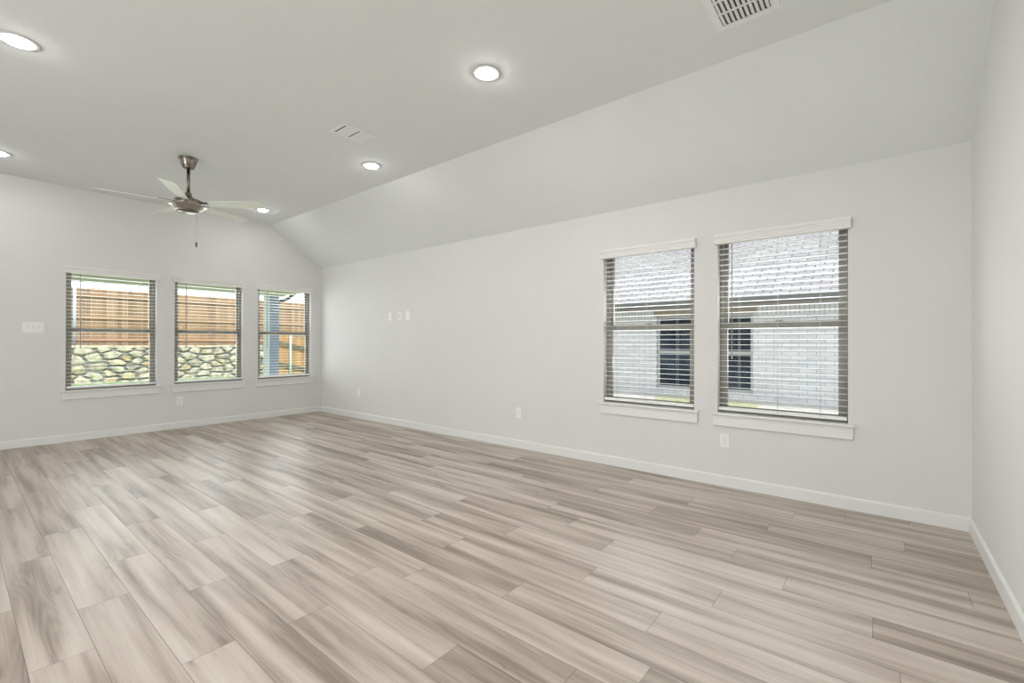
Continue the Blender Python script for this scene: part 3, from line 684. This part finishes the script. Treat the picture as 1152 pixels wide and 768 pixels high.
# ------------------------------------------------------------------ patio cover
pc = thing('patio_cover', (3.0, 10.0, g), 'covered patio with pale olive beam on a blue-grey square column', 'patio cover')
m = MB(); m.box((-1.8, 10.96, 2.40), (5.02, 11.20, 2.72)); m.box((4.80, YF+WT+0.01, 2.42), (5.00, 10.955, 2.72)); m.build('beam', M['beam_paint'], pc)
m = MB(); m.box((-2.2, YF+WT+0.005, 2.722), (5.25, 11.65, 2.86)); m.build('patio_roof', M['beam_paint'], pc)
m = MB(); m.box((4.665, 10.95, g+0.05), (4.875, 11.20, 2.399)); m.build('column', M['column_paint'], pc)
m = MB(); m.box((4.64, 10.95, g+0.05), (4.6645, 11.215, 2.399)); m.build('lit_column_side', M['column_lit'], pc)  # thin pale strip standing in for the lit left side of the column
m = MB(); m.prism([(11.652, 2.74), (11.76, 2.76), (11.78, 2.86), (11.652, 2.86)], lambda l, d, z: (l, d, z), -2.2, 5.9); m.build('gutter', M['gutter'], pc)
m = MB(); m.tube([(4.90, 11.05, 2.22), (4.91, 11.04, 2.27), (4.96, 11.02, 2.30), (5.06, 11.0, 2.335), (5.13, 11.0, 2.38), (5.19, 11.0, 2.44), (5.27, 11.0, 2.49), (5.33, 11.0, 2.56), (5.35, 11.0, 2.72)], 0.036, 10); m.build('downspout', M['downspout'], pc)

# ------------------------------------------------------------------ neighbouring house
XN = 11.0
nh = thing('neighbouring_house', (XN, 2.0, 0.0), 'white brick house with pale grey shingle roof seen through the long-wall windows', 'house')
wins = [(3.24, 4.25), (2.10, 3.11)]; WZ0, WZ1 = 0.22, 1.97
m = MB(); cur = -9.0
frn = lambda l, d, z: (XN+d, l, z)
def pc_(a, b, za, zb): m.prism([(0, za), (0.3, za), (0.3, zb), (0, zb)], frn, a, b)
for a, b in sorted(wins):
    pc_(cur, a, -0.2, 2.35); pc_(a, b, -0.2, WZ0); pc_(a, b, WZ1, 2.35); cur = b
pc_(cur, 14.0, -0.2, 2.35); m.build('brick_wall', M['brick'], nh)
m = MB(); m.prism([(-0.004, 1.93), (-0.012, 1.93), (-0.012, 2.12), (-0.004, 2.12)], frn, -9, 2.02); m.prism([(-0.004, 1.93), (-0.012, 1.93), (-0.012, 2.12), (-0.004, 2.12)], frn, 4.33, 14); m.build('soldier_course', M['soldier'], nh)
m = MB(); m.prism([(-0.004, 1.972), (-0.02, 1.972), (-0.02, 2.10), (-0.004, 2.10)], frn, 2.03, 4.32); m.build('lintel', M['lintel'], nh)
for a, b in wins:
    m = MB(); q = 0.06
    for l0, l1, za, zb in ((a, a+q, WZ0, WZ1), (b-q, b, WZ0, WZ1), (a+q, b-q, WZ0, WZ0+q), (a+q, b-q, WZ1-q, WZ1), (a+q, b-q, 1.06, 1.13)):
        m.prism([(0.06, za+0.001), (0.13, za+0.001), (0.13, zb-0.001), (0.06, zb-0.001)], frn, l0+0.0005, l1-0.0005)
    m.prism([(-0.03, WZ0-0.05), (0.05, WZ0-0.05), (0.05, WZ0-0.001), (-0.03, WZ0-0.012)], frn, a-0.04, b+0.04) if False else None
    hw = m.build('house_window', M['house_frame'], nh)
    m = MB(); m.prism([(0.09, WZ0+q), (0.10, WZ0+q), (0.10, WZ1-q), (0.09, WZ1-q)], frn, a+q, b-q); m.build('pane', M['dark_glass'], hw)
m = MB(); m.prism([(-0.55, 2.12), (0.0, 2.12), (0.0, 2.16), (-0.55, 2.16)], frn, -9, 14); m.build('soffit', M['fascia'], nh)
m = MB(); m.prism([(-0.575, 2.10), (-0.551, 2.10), (-0.551, 2.27), (-0.575, 2.27)], frn, -9, 14); m.build('fascia', M['fascia'], nh)
m = MB(); m.prism([(-0.576, 2.16), (-0.66, 2.17), (-0.69, 2.27), (-0.576, 2.27)], frn, -9, 14); m.build('gutter', M['gutter'], nh)
m = MB(); m.prism([(-0.64, 2.272), (6.0, 2.272+6.64*0.62), (6.0, 2.272+6.64*0.62-0.05), (-0.60, 2.16+0.08)], frn, -9.4, 14.4); m.build('roof', M['shingle'], nh)
